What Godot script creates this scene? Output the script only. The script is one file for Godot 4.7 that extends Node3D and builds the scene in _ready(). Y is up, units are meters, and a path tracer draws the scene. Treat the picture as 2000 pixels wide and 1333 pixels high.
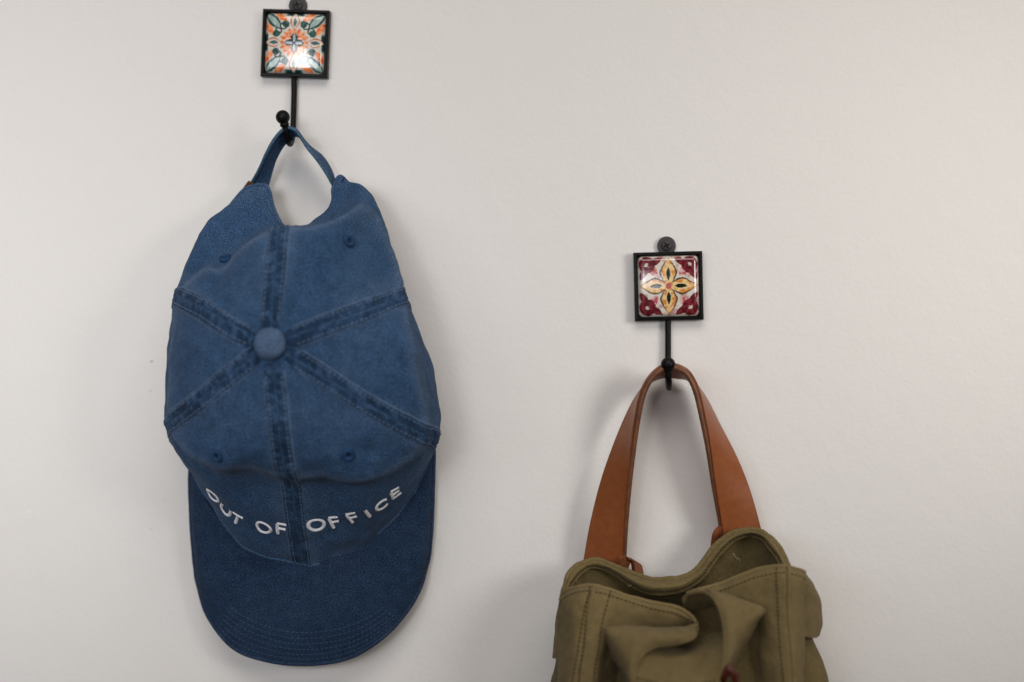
extends Node3D
# A cap and a canvas bag hanging on two tiled wall hooks. Units are metres; the wall is the plane z = 0.
# Shapes are drafted in photograph pixels plus a height off the wall in centimetres; at() turns those into metres once.

const FOCAL := 2778.0
var eye := Transform3D()
var origin := Vector3.ZERO      # base of the thing being built; shapes are stored relative to it
var rng := RandomNumberGenerator.new()
var soft_noise := FastNoiseLite.new()
var fine_noise := FastNoiseLite.new()
var M := {}

# ---------------------------------------------------------------- helpers
func at(px: float, py: float, z_cm: float) -> Vector3:
	var ray: Vector3 = eye.basis * Vector3((px - 1000.0) / FOCAL, -(py - 666.5) / FOCAL, -1.0)
	return eye.origin + ray * ((z_cm * 0.01 - eye.origin.z) / ray.z)

func numbers(text: String) -> PackedFloat32Array:
	var r := PackedFloat32Array()
	for s in text.split(" ", false):
		for k in s.split(",", false):
			r.append(k.to_float())
	return r

# "x,y,z x,y,z ..." in photograph pixels
func line(text: String) -> Array:
	var v := numbers(text)
	var r := []
	for i in range(0, v.size() - 2, 3):
		r.append(at(v[i], v[i + 1], v[i + 2]))
	return r

# the same, in pixels of the enlarged view of the bag
func bag_line(text: String) -> Array:
	var v := numbers(text)
	var r := []
	for i in range(0, v.size() - 2, 3):
		r.append(at(1040.0 + v[i] * 0.31, 1000.0 + v[i + 1] * 0.31, v[i + 2]))
	return r

func cat(a: Vector3, b: Vector3, c: Vector3, d: Vector3, t: float) -> Vector3:
	return 0.5 * (2.0 * b + (c - a) * t + (2.0 * a - 5.0 * b + 4.0 * c - d) * t * t + (3.0 * b - a - 3.0 * c + d) * t * t * t)

func along(p: Array, t: float) -> Vector3:      # t from 0 to size - 1
	var n := p.size()
	var i := clampi(int(floorf(t)), 0, n - 2)
	var a: Vector3 = p[i - 1] if i > 0 else p[0] * 2.0 - p[1]
	var d: Vector3 = p[i + 2] if i + 2 < n else p[n - 1] * 2.0 - p[n - 2]
	return cat(a, p[i], p[i + 1], d, t - i)

func resample(p: Array, n: int) -> Array:       # n points evenly spaced along the curve
	var dense := []
	var m := p.size() * 24
	for i in m + 1:
		dense.append(along(p, float(i) / m * (p.size() - 1)))
	var total := 0.0
	var run := [0.0]
	for i in range(1, dense.size()):
		total += dense[i].distance_to(dense[i - 1])
		run.append(total)
	var r := []
	var k := 0
	for i in n:
		var want := total * i / (n - 1.0)
		while k < run.size() - 2 and run[k + 1] < want:
			k += 1
		var f: float = clampf((want - run[k]) / maxf(run[k + 1] - run[k], 1e-9), 0, 1)
		r.append(dense[k].lerp(dense[k + 1], f))
	return r

class Shape:
	var v := PackedVector3Array()
	var n := PackedVector3Array()
	var c := PackedColorArray()
	var uv := PackedVector2Array()
	var idx := PackedInt32Array()
	func point(p: Vector3, normal: Vector3, color: Color, t := Vector2.ZERO) -> int:
		v.append(p); n.append(normal); c.append(color); uv.append(t)
		return v.size() - 1
	func tri(a: int, b: int, d: int) -> void:      # wound clockwise as seen from the side its normals point to
		var f := (v[b] - v[a]).cross(v[d] - v[a])
		if f.dot(n[a] + n[b] + n[d]) > 0.0:
			idx.append(a); idx.append(d); idx.append(b)
		else:
			idx.append(a); idx.append(b); idx.append(d)
	func quad(a: int, b: int, d: int, e: int) -> void:
		tri(a, b, d); tri(a, d, e)

func build(called: String, s: Shape, m: Material, parent: Node3D = null) -> MeshInstance3D:
	var arrays := []
	arrays.resize(Mesh.ARRAY_MAX)
	var p := PackedVector3Array()
	p.resize(s.v.size())
	for i in s.v.size():
		p[i] = s.v[i] - origin
	arrays[Mesh.ARRAY_VERTEX] = p
	arrays[Mesh.ARRAY_NORMAL] = s.n
	arrays[Mesh.ARRAY_COLOR] = s.c
	arrays[Mesh.ARRAY_TEX_UV] = s.uv
	arrays[Mesh.ARRAY_INDEX] = s.idx
	var mesh := ArrayMesh.new()
	mesh.add_surface_from_arrays(Mesh.PRIMITIVE_TRIANGLES, arrays)
	mesh.surface_set_material(0, m)
	var o := MeshInstance3D.new()
	o.name = called
	o.mesh = mesh
	(parent if parent else self).add_child(o, true)
	return o

func thing(called: String, label: String, category: String, where: Vector3, group := "") -> Node3D:
	var o := Node3D.new()
	o.name = called
	o.position = where
	o.set_meta("label", label)
	o.set_meta("category", category)
	if group:
		o.set_meta("group", group)
	add_child(o, true)
	origin = where
	return o

# a sheet through a grid of points, thick metres thick, smooth; tint(p, a, b) gives each point its colour
func sheet(grid: Array, thick: float, tint: Callable, side := 1.0, s: Shape = null) -> Shape:
	if s == null:
		s = Shape.new()
	var rows := grid.size()
	var cols: int = grid[0].size()
	var norm := []
	for i in rows:
		var r := []
		for j in cols:
			var du: Vector3 = grid[i][mini(j + 1, cols - 1)] - grid[i][maxi(j - 1, 0)]
			var dv: Vector3 = grid[mini(i + 1, rows - 1)][j] - grid[maxi(i - 1, 0)][j]
			var n := (du * 1000.0).cross(dv * 1000.0).normalized() * -side
			r.append(n if n.length() > 0.5 else Vector3(0, 0, 1))
		norm.append(r)
	var top := s.v.size()
	for i in rows:
		for j in cols:
			var a := float(i) / (rows - 1)
			var b := float(j) / (cols - 1)
			s.point(grid[i][j], norm[i][j], tint.call(grid[i][j], a, b), Vector2(b, a))
	for i in rows - 1:
		for j in cols - 1:
			var k := top + i * cols + j
			s.quad(k, k + 1, k + cols + 1, k + cols)
	if thick <= 0.0:
		return s
	var low := s.v.size()
	for i in rows:
		for j in cols:
			s.point(grid[i][j] - norm[i][j] * thick, -norm[i][j], s.c[top + i * cols + j], Vector2(float(j) / (cols - 1), float(i) / (rows - 1)))
	for i in rows - 1:
		for j in cols - 1:
			var k := low + i * cols + j
			s.quad(k, k + cols, k + cols + 1, k + 1)
	var ring := []
	for j in cols: ring.append(j)
	for i in range(1, rows): ring.append(i * cols + cols - 1)
	for j in range(cols - 2, -1, -1): ring.append((rows - 1) * cols + j)
	for i in range(rows - 2, 0, -1): ring.append(i * cols)
	var middle := (grid[rows / 2][cols / 2] as Vector3)
	for q in ring.size():
		var a: int = ring[q]
		var b: int = ring[(q + 1) % ring.size()]
		var pa := s.v[top + a]
		var pb := s.v[top + b]
		var n := ((pb - pa) * 1000.0).cross(s.n[top + a]).normalized()
		if n.dot(pa - middle) < 0.0:
			n = -n
		var k := s.point(pa, n, s.c[top + a])
		s.point(pb, n, s.c[top + b]); s.point(s.v[low + b], n, s.c[top + b]); s.point(s.v[low + a], n, s.c[top + a])
		s.quad(k, k + 1, k + 2, k + 3)
	return s

# rows of control points (lines of equal length) to a smooth grid
func grid_of(rows: Array, nv: int, nu: int) -> Array:
	var wide := []
	for r in rows:
		var w := []
		for j in nu + 1:
			w.append(along(r, float(j) / nu * (r.size() - 1)))
		wide.append(w)
	var g := []
	for i in nv + 1:
		g.append([])
	for j in nu + 1:
		var column := []
		for w in wide:
			column.append(w[j])
		for i in nv + 1:
			g[i].append(along(column, float(i) / nv * (rows.size() - 1)))
	return g

func rumple(grid: Array, amount: float, noise: FastNoiseLite) -> Array:
	var rows := grid.size()
	var cols: int = grid[0].size()
	var out := []
	for i in rows:
		var r := []
		for j in cols:
			var p: Vector3 = grid[i][j]
			var du: Vector3 = grid[i][mini(j + 1, cols - 1)] - grid[i][maxi(j - 1, 0)]
			var dv: Vector3 = grid[mini(i + 1, rows - 1)][j] - grid[maxi(i - 1, 0)][j]
			r.append(p + (du * 1000.0).cross(dv * 1000.0).normalized() * noise.get_noise_3dv(p * 100.0) * amount)
		out.append(r)
	return out

# a tube along points; swell thins both ends
func tube(p: Array, radius: float, tint: Callable, sides := 10, s: Shape = null, closed := false, flat := 1.0, swell := false) -> Shape:
	if s == null:
		s = Shape.new()
	var n := p.size()
	var up := Vector3(0, 0, 1)
	var first := s.v.size()
	for i in n:
		var t: Vector3 = (p[(i + 1) % n] - p[(i - 1 + n) % n] if closed else p[mini(i + 1, n - 1)] - p[maxi(i - 1, 0)])
		t = (t * 1000.0).normalized()
		var x := t.cross(up)
		if x.length() < 0.05:
			x = t.cross(Vector3(0, 1, 0.3))
		x = x.normalized()
		var y := x.cross(t).normalized()
		var r := radius * (0.6 + 0.4 * sin(PI * i / (n - 1.0)) if swell else 1.0)
		for k in sides:
			var a := TAU * k / sides
			var d := x * cos(a) + y * sin(a)
			var q: Vector3 = p[i] + (x * cos(a) + y * sin(a) * flat) * r
			s.point(q, (x * cos(a) * flat + y * sin(a)).normalized() if flat < 1.0 else d, tint.call(q, float(i) / (n - 1), float(k) / sides), Vector2(float(k) / sides, float(i) / (n - 1)))
	for i in (n if closed else n - 1):
		for k in sides:
			var a := first + i * sides + k
			var b := first + i * sides + (k + 1) % sides
			var c := first + ((i + 1) % n) * sides + (k + 1) % sides
			var d := first + ((i + 1) % n) * sides + k
			s.quad(a, b, c, d)
	if not closed:
		for e in [0, n - 1]:
			var t: Vector3 = ((p[1] - p[0]) * 1000.0 if e == 0 else (p[n - 1] - p[n - 2]) * 1000.0).normalized() * (-1.0 if e == 0 else 1.0)
			var c := s.point(p[e], t, tint.call(p[e], 0.0, 0.0))
			var q := []
			for k in sides:
				q.append(s.point(s.v[first + e * sides + k], t, s.c[first + e * sides + k]))
			for k in sides:
				s.tri(c, q[k], q[(k + 1) % sides])
	return s

func lathe(profile: Array, centre: Vector3, axis: Vector3, tint: Callable, sides := 32, s: Shape = null) -> Shape:   # profile: Vector2(radius, height)
	if s == null:
		s = Shape.new()
	var x := axis.cross(Vector3(0.13, 1, 0.2)).normalized()
	var y := axis.cross(x)
	var first := s.v.size()
	for i in profile.size():
		var d: Vector2 = profile[mini(i + 1, profile.size() - 1)] - profile[maxi(i - 1, 0)]
		for k in sides:
			var a := TAU * k / sides
			var r := x * cos(a) + y * sin(a)
			var n := (r * -d.y + axis * d.x).normalized() * -1.0
			var q: Vector3 = centre + r * profile[i].x + axis * profile[i].y
			s.point(q, n, tint.call(q, float(i) / (profile.size() - 1), float(k) / sides))
	for i in profile.size() - 1:
		for k in sides:
			s.quad(first + i * sides + k, first + i * sides + (k + 1) % sides, first + (i + 1) * sides + (k + 1) % sides, first + (i + 1) * sides + k)
	return s

func plain(color: Color) -> Callable:
	return func(_p, _a, _b): return color

# short stitches along points; each a small flattened bead
func stitches(p: Array, long: float, gap: float, thick: float, color: Color, s: Shape = null) -> Shape:
	if s == null:
		s = Shape.new()
	var total := 0.0
	for i in range(1, p.size()):
		total += p[i].distance_to(p[i - 1])
	var count := int(total / (long + gap))
	if count < 1:
		return s
	var q := resample(p, count * 4 + 1)
	for k in count:
		var piece := [q[k * 4], q[k * 4 + 1], q[k * 4 + 2], q[k * 4 + 3].lerp(q[k * 4 + 2], clampf(gap / (long + gap) * 2.0 - 0.2, 0, 0.9))]
		tube(piece, thick, plain(color), 5, s, false, 1.0, true)
	return s

# ---------------------------------------------------------------- materials
func seamless(size: int, freq: float, octaves: int, seed_: int) -> Image:
	var n := FastNoiseLite.new()
	n.seed = seed_
	n.noise_type = FastNoiseLite.TYPE_SIMPLEX_SMOOTH
	n.frequency = freq
	n.fractal_octaves = octaves
	return n.get_seamless_image(size, size, false, false, 0.12)

func fabric(texture: Texture2D, bumps: Texture2D, per_metre: float, depth: float) -> StandardMaterial3D:
	var m := StandardMaterial3D.new()
	m.vertex_color_use_as_albedo = true
	m.albedo_texture = texture
	m.normal_enabled = bumps != null
	m.normal_texture = bumps
	m.normal_scale = depth
	m.uv1_triplanar = true
	m.uv1_triplanar_sharpness = 4.0
	m.uv1_scale = Vector3.ONE * per_metre
	m.roughness = 0.95
	m.metallic_specular = 0.25
	m.rim_enabled = true
	m.rim = 0.25
	m.rim_tint = 0.6
	return m

func bump_of(im: Image, strength: float) -> ImageTexture:
	var b: Image = im.duplicate()
	b.convert(Image.FORMAT_RGBA8)
	b.bump_map_to_normal_map(strength)
	return ImageTexture.create_from_image(b)

func make_materials() -> void:
	# washed cotton twill of the cap: mottled fading, flecks, a diagonal weave
	var size := 512
	var a := seamless(size, 0.02, 3, 11)
	var b := seamless(size, 0.11, 4, 12)
	var g := seamless(size, 0.22, 2, 13)
	var r := RandomNumberGenerator.new()
	r.seed = 5
	var denim := Image.create(size, size, false, Image.FORMAT_RGB8)
	var weave := Image.create(size, size, false, Image.FORMAT_RGB8)
	for y in size:
		for x in size:
			var w := 0.5 + 0.5 * sin(TAU * (x + y * 2) / 8.0)
			var v := 0.62 + (a.get_pixel(x, y).r - 0.5) * 0.10 + (b.get_pixel(x, y).r - 0.5) * 0.10 + (g.get_pixel(x, y).r - 0.5) * 0.75 + (w - 0.5) * 0.10 + r.randf_range(-0.14, 0.14)
			v = clampf(v, 0.1, 1.0)
			denim.set_pixel(x, y, Color(v * 1.02, v, v * 0.98))
			var h := 0.5 + (w - 0.5) * 0.35 + (b.get_pixel(x, y).r - 0.5) * 0.6 + (g.get_pixel(x, y).r - 0.5) * 0.4
			weave.set_pixel(x, y, Color(h, h, h))
	M.denim = fabric(ImageTexture.create_from_image(denim), bump_of(weave, 2.5), 8.5, 0.5)
	# coarse twill and smooth canvas of the bag
	var twill := Image.create(size, size, false, Image.FORMAT_RGB8)
	var twill_up := Image.create(size, size, false, Image.FORMAT_RGB8)
	var canvas := Image.create(size, size, false, Image.FORMAT_RGB8)
	var canvas_up := Image.create(size, size, false, Image.FORMAT_RGB8)
	for y in size:
		for x in size:
			var rib := 0.5 + 0.5 * sin(TAU * (x + y) / 16.0)
			var cross := 0.5 + 0.5 * sin(TAU * (x - y) / 8.0 + 1.5 * sin(TAU * (x + y) / 16.0))
			var h := clampf(rib * (0.6 + 0.4 * cross), 0, 1)
			var v := 0.50 + 0.32 * h + (b.get_pixel(x, y).r - 0.5) * 0.25 + (a.get_pixel(x, y).r - 0.5) * 0.12
			twill.set_pixel(x, y, Color(v, v, v * 0.97))
			twill_up.set_pixel(x, y, Color(h, h, h))
			var k := 0.5 + 0.25 * sin(TAU * x / 6.0) + 0.25 * sin(TAU * y / 6.0)
			var c := 0.66 + (a.get_pixel(x, y).r - 0.5) * 0.07 + (g.get_pixel(x, y).r - 0.5) * 0.26 + (b.get_pixel(x, y).r - 0.5) * 0.07 + (k - 0.5) * 0.16
			canvas.set_pixel(x, y, Color(c, c, c))
			var ch := 0.5 + (k - 0.5) * 0.5 + (b.get_pixel(x, y).r - 0.5) * 0.5
			canvas_up.set_pixel(x, y, Color(ch, ch, ch))
	M.twill = fabric(ImageTexture.create_from_image(twill), bump_of(twill_up, 4.0), 25.0, 0.8)
	M.canvas = fabric(ImageTexture.create_from_image(canvas), bump_of(canvas_up, 3.0), 14.0, 0.6)
	M.twill.rim = 0.1
	M.denim.rim = 0.10
	M.denim.metallic_specular = 0.15
	M.canvas.rim = 0.1
	# threads
	M.thread = StandardMaterial3D.new()
	M.thread.vertex_color_use_as_albedo = true
	M.thread.roughness = 0.8
	M.thread.metallic_specular = 0.3
	# tan leather
	var lea := Image.create(size, size, false, Image.FORMAT_RGB8)
	var cell := FastNoiseLite.new()
	cell.seed = 4
	cell.noise_type = FastNoiseLite.TYPE_CELLULAR
	cell.cellular_return_type = FastNoiseLite.RETURN_DISTANCE2_SUB
	cell.frequency = 0.06
	var cells := cell.get_seamless_image(size, size, false, false, 0.12)
	for y in size:
		for x in size:
			var v := 0.74 + (a.get_pixel(x, y).r - 0.5) * 0.08 + (b.get_pixel(x, y).r - 0.5) * 0.06
			lea.set_pixel(x, y, Color(v, v, v))
	M.leather = fabric(ImageTexture.create_from_image(lea), bump_of(cells, 1.0), 14.0, 0.25)
	M.leather.roughness = 0.36
	M.leather.metallic_specular = 0.45
	M.leather.rim_enabled = false
	# blackened iron
	M.iron = StandardMaterial3D.new()
	M.iron.albedo_color = Color(0.05, 0.05, 0.048)
	M.iron.roughness = 0.42
	M.iron.metallic_specular = 0.28
	M.iron.roughness = 0.42
	M.steel = StandardMaterial3D.new()
	M.steel.albedo_color = Color(0.25, 0.235, 0.245)
	M.steel.roughness = 0.6
	M.steel.metallic = 0.3
	M.brass = StandardMaterial3D.new()
	M.brass.albedo_color = Color(0.55, 0.40, 0.22)
	M.brass.metallic = 0.8
	M.brass.roughness = 0.45
	# rolled wall paint
	var big := seamless(1024, 0.006, 3, 21)
	var roller := seamless(1024, 0.035, 3, 22)
	var dots := seamless(1024, 0.10, 2, 23)
	var relief := Image.create(1024, 1024, false, Image.FORMAT_RGB8)
	for y in 1024:
		for x in 1024:
			var h := 0.5 + (big.get_pixel(x, y).r - 0.5) * 0.95 + (roller.get_pixel(x, y).r - 0.5) * 0.42 + (dots.get_pixel(x, y).r - 0.5) * 0.16
			relief.set_pixel(x, y, Color(h, h, h))
	M.paint = StandardMaterial3D.new()
	M.paint.albedo_color = Color(0.905, 0.895, 0.885)
	M.paint.roughness = 0.8
	M.paint.metallic_specular = 0.3
	M.paint.normal_enabled = true
	M.paint.normal_texture = bump_of(relief, 6.0)
	M.paint.normal_scale = 0.24
	M.paint.uv1_triplanar = true
	M.paint.uv1_world_triplanar = true
	M.paint.uv1_scale = Vector3.ONE * 5.3

# ---------------------------------------------------------------- hooks
func leaf(p: Vector2, centre: Vector2, dir: Vector2, long: float, wide: float) -> float:   # below 1 inside an almond
	var q := p - centre
	var x := q.dot(dir) / long
	var y: float = absf(q.dot(dir.orthogonal())) / wide
	return y / maxf(1.0 - x * x, 0.001) if absf(x) < 1.0 else 9.0

func glaze(kind: int) -> Array:
	var size := 320
	var im := Image.create(size, size, false, Image.FORMAT_RGB8)
	var up := Image.create(size, size, false, Image.FORMAT_RGB8)
	var n := FastNoiseLite.new()
	n.seed = 7 + kind
	n.frequency = 0.03
	n.fractal_octaves = 3
	for y in size:
		for x in size:
			var p := Vector2((x + 0.5) / size * 2.0 - 1.0, (y + 0.5) / size * 2.0 - 1.0)
			var mot := n.get_noise_2d(x, y)
			p += Vector2(n.get_noise_2d(x + 900, y), n.get_noise_2d(x, y + 900)) * 0.018
			var c := Color(0.86, 0.83, 0.79)
			var h := 0.5
			var f := Vector2(maxf(absf(p.x), absf(p.y)), minf(absf(p.x), absf(p.y)))
			var q := Vector2(absf(p.x), absf(p.y))
			var diag := Vector2(0.7071, 0.7071)
			if kind == 0:
				var teal := Color(0.13, 0.27, 0.27)
				var orange := Color(0.90, 0.43, 0.22).lerp(Color(0.97, 0.66, 0.47), clampf(0.5 + mot * 1.6, 0, 1))
				# orange blooms towards the corners of each side
				if leaf(f, Vector2(0.86, 0.46), Vector2(0.5, 0.86), 0.24, 0.10) < 1.0: c = orange
				if f.x > 0.9 and f.y < 0.36: c = teal.lerp(Color(0.86, 0.83, 0.79), smoothstep(0.2, 0.36, f.y))
				# burst of petals round the middle
				var ring := p.length()
				var ang := p.angle()
				var petal := 0.5 + 0.5 * cos(ang * 16.0)
				if ring < 0.40 + 0.10 * petal and ring > 0.12:
					c = orange.lerp(Color(0.93, 0.80, 0.70), 0.55 if petal < 0.25 and ring > 0.25 else 0.0)
					h = 0.62
				# four almonds on the axes
				var al := leaf(f, Vector2(0.72, 0), Vector2(1, 0), 0.27, 0.165)
				if al < 1.0:
					c = Color(0.72, 0.42, 0.32)
					h = 0.42
					if al < 0.72: c = Color(0.88, 0.80, 0.74); h = 0.6
					if leaf(f, Vector2(0.70, 0), Vector2(1, 0), 0.16, 0.06) < 1.0: c = Color(0.27, 0.42, 0.42)
				# leaves into the corners with two curls each
				var le := leaf(q, Vector2(0.72, 0.72), diag, 0.38, 0.17)
				if le < 1.0:
					c = teal
					h = 0.4
					if le < 0.55: c = Color(0.55, 0.68, 0.64).lerp(Color(0.73, 0.78, 0.77), clampf(0.5 + mot * 2.0, 0, 1)); h = 0.62
				for k in [Vector2(0.30, 0.62), Vector2(0.62, 0.30)]:
					var d := (q - k as Vector2).length()
					if d < 0.12: c = teal.lerp(Color(0.24, 0.40, 0.38), clampf(0.5 + mot * 2, 0, 1)); h = 0.4
					var hook := (q - (k as Vector2).lerp(Vector2(0.48, 0.48), 0.45)).length()
					if absf(hook - 0.105) < 0.022 and d > 0.09: c = teal; h = 0.4
				# the small cross
				var cr := leaf(f, Vector2(0.165, 0), Vector2(1, 0), 0.175, 0.12)
				if cr < 1.0:
					c = teal
					h = 0.4
					if cr < 0.42: c = Color(0.70, 0.72, 0.76); h = 0.6
				if ring < 0.045: c = Color(0.2, 0.2, 0.42)
			else:
				var wine := Color(0.33, 0.09, 0.13).lerp(Color(0.50, 0.18, 0.22), clampf(0.5 + mot * 2.0, 0, 1))
				c = c.lerp(Color(0.70, 0.50, 0.47), clampf(n.get_noise_2d(x * 0.6 + 300, y * 0.6) * 1.8, 0, 0.75))
				# corner curls
				var rr := (q - Vector2(0.70, 0.70)).length()
				if rr < 0.27: c = wine; h = 0.42
				if rr < 0.075: c = Color(0.80, 0.76, 0.70); h = 0.6
				if leaf(q, Vector2(0.44, 0.80), Vector2(0.86, -0.5), 0.27, 0.11) < 1.0 or leaf(q, Vector2(0.80, 0.44), Vector2(-0.5, 0.86), 0.27, 0.11) < 1.0: c = wine; h = 0.42
				if rr > 0.27 and leaf(q, Vector2(0.50, 0.50), diag, 0.2, 0.13) < 1.0: c = Color(0.74, 0.36, 0.38).lerp(Color(0.86, 0.72, 0.70), clampf(0.5 + mot * 2, 0, 1)); h = 0.58
				# four long petals
				var px := absf(f.x - 0.44) / 0.49
				var pe: float = absf(f.y) / (0.235 * maxf(1.0 - pow(px, 1.45), 0.001)) if px < 1.0 else 9.0
				if pe < 1.22: c = Color(0.27, 0.24, 0.19); h = 0.36
				if pe < 1.0:
					c = Color(0.83, 0.53, 0.26).lerp(Color(0.93, 0.80, 0.57), clampf(0.5 + mot * 2.6, 0, 1))
					h = 0.62
					if pe < 0.45: c = c.lerp(Color(0.92, 0.82, 0.62), 0.7)
					if leaf(f, Vector2(0.40, 0), Vector2(1, 0), 0.21, 0.065) < 1.0: c = Color(0.09, 0.14, 0.08); h = 0.4
				if p.length() < 0.10: c = Color(0.74, 0.38, 0.36); h = 0.55
			im.set_pixel(x, y, c)
			h += mot * 0.06
			up.set_pixel(x, y, Color(h, h, h))
	for i in 2:      # glaze bleeds a little at every colour edge
		var w := size * 3 / 10
		im.resize(w, w, Image.INTERPOLATE_BILINEAR); im.resize(size, size, Image.INTERPOLATE_CUBIC)
		up.resize(w / 2, w / 2, Image.INTERPOLATE_BILINEAR); up.resize(size, size, Image.INTERPOLATE_CUBIC)
	return [ImageTexture.create_from_image(im), bump_of(up, 5.0)]

func hook(label: String, centre: Vector3, tilt: float, kind: int, tab_px: Vector2, arm: Array, ball: Vector3) -> Node3D:
	var o := thing("wall_hook", label, "wall hook", Vector3(centre.x, centre.y, 0), "tiled iron wall hooks")
	var turn := Basis(Vector3(0, 0, 1), tilt)
	var black := plain(Color.WHITE)
	# the cast frame: a square ring of bevelled section with a floor
	var prof := [[2.44, 0.0], [2.50, 0.06], [2.50, 0.70], [2.44, 0.78], [2.30, 0.80], [2.25, 0.76], [2.24, 0.42], [0.0, 0.42]]
	var s := Shape.new()
	for i in prof.size() - 1:
		for k in 4:
			var c0 := Vector2(1, 1).rotated(PI / 2 * k)
			var c1 := Vector2(1, 1).rotated(PI / 2 * (k + 1))
			var q := []
			for e in [[c0, i], [c1, i], [c1, i + 1], [c0, i + 1]]:
				var w: Vector2 = e[0] * prof[e[1]][0] * 0.01
				q.append(Vector3(centre.x, centre.y, 0) + turn * Vector3(w.x, w.y, prof[e[1]][1] * 0.01))
			var side2 := (c0 + c1).normalized()
			var d := Vector2(prof[i + 1][0] - prof[i][0], prof[i + 1][1] - prof[i][1]).normalized()
			var n := turn * Vector3(side2.x * d.y, side2.y * d.y, -d.x)
			var a := s.point(q[0], n, Color.WHITE)
			s.point(q[1], n, Color.WHITE); s.point(q[2], n, Color.WHITE); s.point(q[3], n, Color.WHITE)
			s.quad(a, a + 1, a + 2, a + 3)
	build("frame", s, M.iron, o)
	# the glazed tile, swelling towards its middle
	var g := []
	var half := 0.0221
	for i in 41:
		var r := []
		for j in 41:
			var u := j / 20.0 - 1.0
			var v := i / 20.0 - 1.0
			var edge: float = maxf(absf(u), absf(v))
			var round_ := clampf((edge - 0.86) / 0.14, 0, 1)
			var hgt := 0.66 + 0.16 * (1.0 - u * u) + 0.16 * (1.0 - v * v) - 0.22 * round_ * round_
			var corner: float = maxf(0.0, Vector2(maxf(absf(u) - 0.86, 0), maxf(absf(v) - 0.86, 0)).length() - 0.14) / 0.058
			var pull := 1.0 - 0.045 * clampf(corner, 0, 1)
			r.append(Vector3(centre.x, centre.y, 0) + turn * Vector3(u * half * pull, -v * half * pull, hgt * 0.01))
		g.append(r)
	var art := glaze(kind)
	var m := StandardMaterial3D.new()
	m.albedo_texture = art[0]
	m.normal_enabled = true
	m.normal_texture = art[1]
	m.normal_scale = 0.45
	m.roughness = 0.16
	m.metallic_specular = 0.55
	m.clearcoat_enabled = true
	m.clearcoat = 0.7
	m.clearcoat_roughness = 0.06
	m.texture_repeat = false
	build("tile", sheet(g, 0.0, black), m, o)
	# the mounting tab and its cross-head screw
	var tab := at(tab_px.x, tab_px.y, 0.3)
	var tab_c := Vector3(tab.x, tab.y, 0)
	var ts := lathe([Vector2(0.0066, 0.0), Vector2(0.0068, 0.0006), Vector2(0.0068, 0.0026), Vector2(0.0064, 0.0032), Vector2(0.0001, 0.0032)], tab_c, Vector3(0, 0, 1), black)
	var neck := [tab_c + Vector3(0, 0, 0.0015), Vector3(centre.x, centre.y + 0.015, 0.0015)]
	tube([neck[0], neck[0].lerp(neck[1], 0.5), neck[1]], 0.0055, black, 12, ts, false, 0.26)
	build("mounting_tab", ts, M.steel, o)
	var screw := CSGCombiner3D.new()
	screw.name = "screw"
	screw.position = tab_c + Vector3(0, 0, 0.0032) - origin
	screw.rotation.z = 0.25 + kind * 0.3
	o.add_child(screw, true)
	var head := CSGSphere3D.new()
	head.name = "head"
	head.radius = 0.0042
	head.radial_segments = 28
	head.rings = 14
	head.scale = Vector3(1, 1, 0.42)
	head.material = M.steel
	screw.add_child(head, true)
	for k in 2:
		var slot := CSGBox3D.new()
		slot.name = "slot"
		slot.operation = CSGShape3D.OPERATION_SUBTRACTION
		slot.size = Vector3(0.0050, 0.0011, 0.0024)
		slot.position = Vector3(0, 0, 0.0016)
		slot.rotation.z = PI / 2 * k
		slot.material = M.iron
		screw.add_child(slot, true)
	# the rod that runs down, turns out from the wall and up to a ball
	var path := resample(arm, 60)
	build("rod", tube(path, 0.0022, black, 14), M.iron, o)
	var knob := []
	for i in 25:
		var a := PI * i / 24.0
		knob.append(Vector2(maxf(0.00508 * sin(a), 0.00001), -0.00508 * cos(a)))
	var bs := lathe(knob, ball, Vector3(0, 0.25, 1).normalized(), black, 32)
	var tip: Vector3 = path[path.size() - 1]
	var dir := ((ball - tip) * 1000.0).normalized()
	lathe([Vector2(0.0023, -0.002), Vector2(0.0032, -0.0008), Vector2(0.0034, 0.0), Vector2(0.0032, 0.0008), Vector2(0.0023, 0.002)], tip.lerp(ball, 0.15), dir, black, 20, bs)
	build("ball", bs, M.iron, o)
	return o

# ---------------------------------------------------------------- cap
var cap_cols := []      # columns of the crown: button, then out over the shoulder to the hem
const SEAM_AT := [0, 6, 9, 13, 17, 20]

func crown_point(u: float, v: float) -> Vector3:
	var n := cap_cols.size()
	u = fposmod(u, n)
	var i := int(floorf(u)) % n
	var f := u - floorf(u)
	var a := along(cap_cols[(i - 1 + n) % n], v)
	var b := along(cap_cols[i], v)
	var c := along(cap_cols[(i + 1) % n], v)
	var d := along(cap_cols[(i + 2) % n], v)
	return cat(a, b, c, d, f)

func crown_normal(u: float, v: float) -> Vector3:
	var e := 0.05
	var du := crown_point(u + e, v) - crown_point(u - e, v)
	var dv := crown_point(u, minf(v + e, 6.0)) - crown_point(u, maxf(v - e, 0.02))
	return (du * 1000.0).cross(dv * 1000.0).normalized()

func crown(u: float, v: float) -> Vector3:       # with the creases of soft cloth
	var p := crown_point(u, v)
	var fade := smoothstep(0.1, 0.8, v)
	return p + crown_normal(u, v) * (soft_noise.get_noise_3dv(p * 100.0) * 0.0015 + fine_noise.get_noise_3dv(p * 100.0) * 0.00025) * fade

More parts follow.
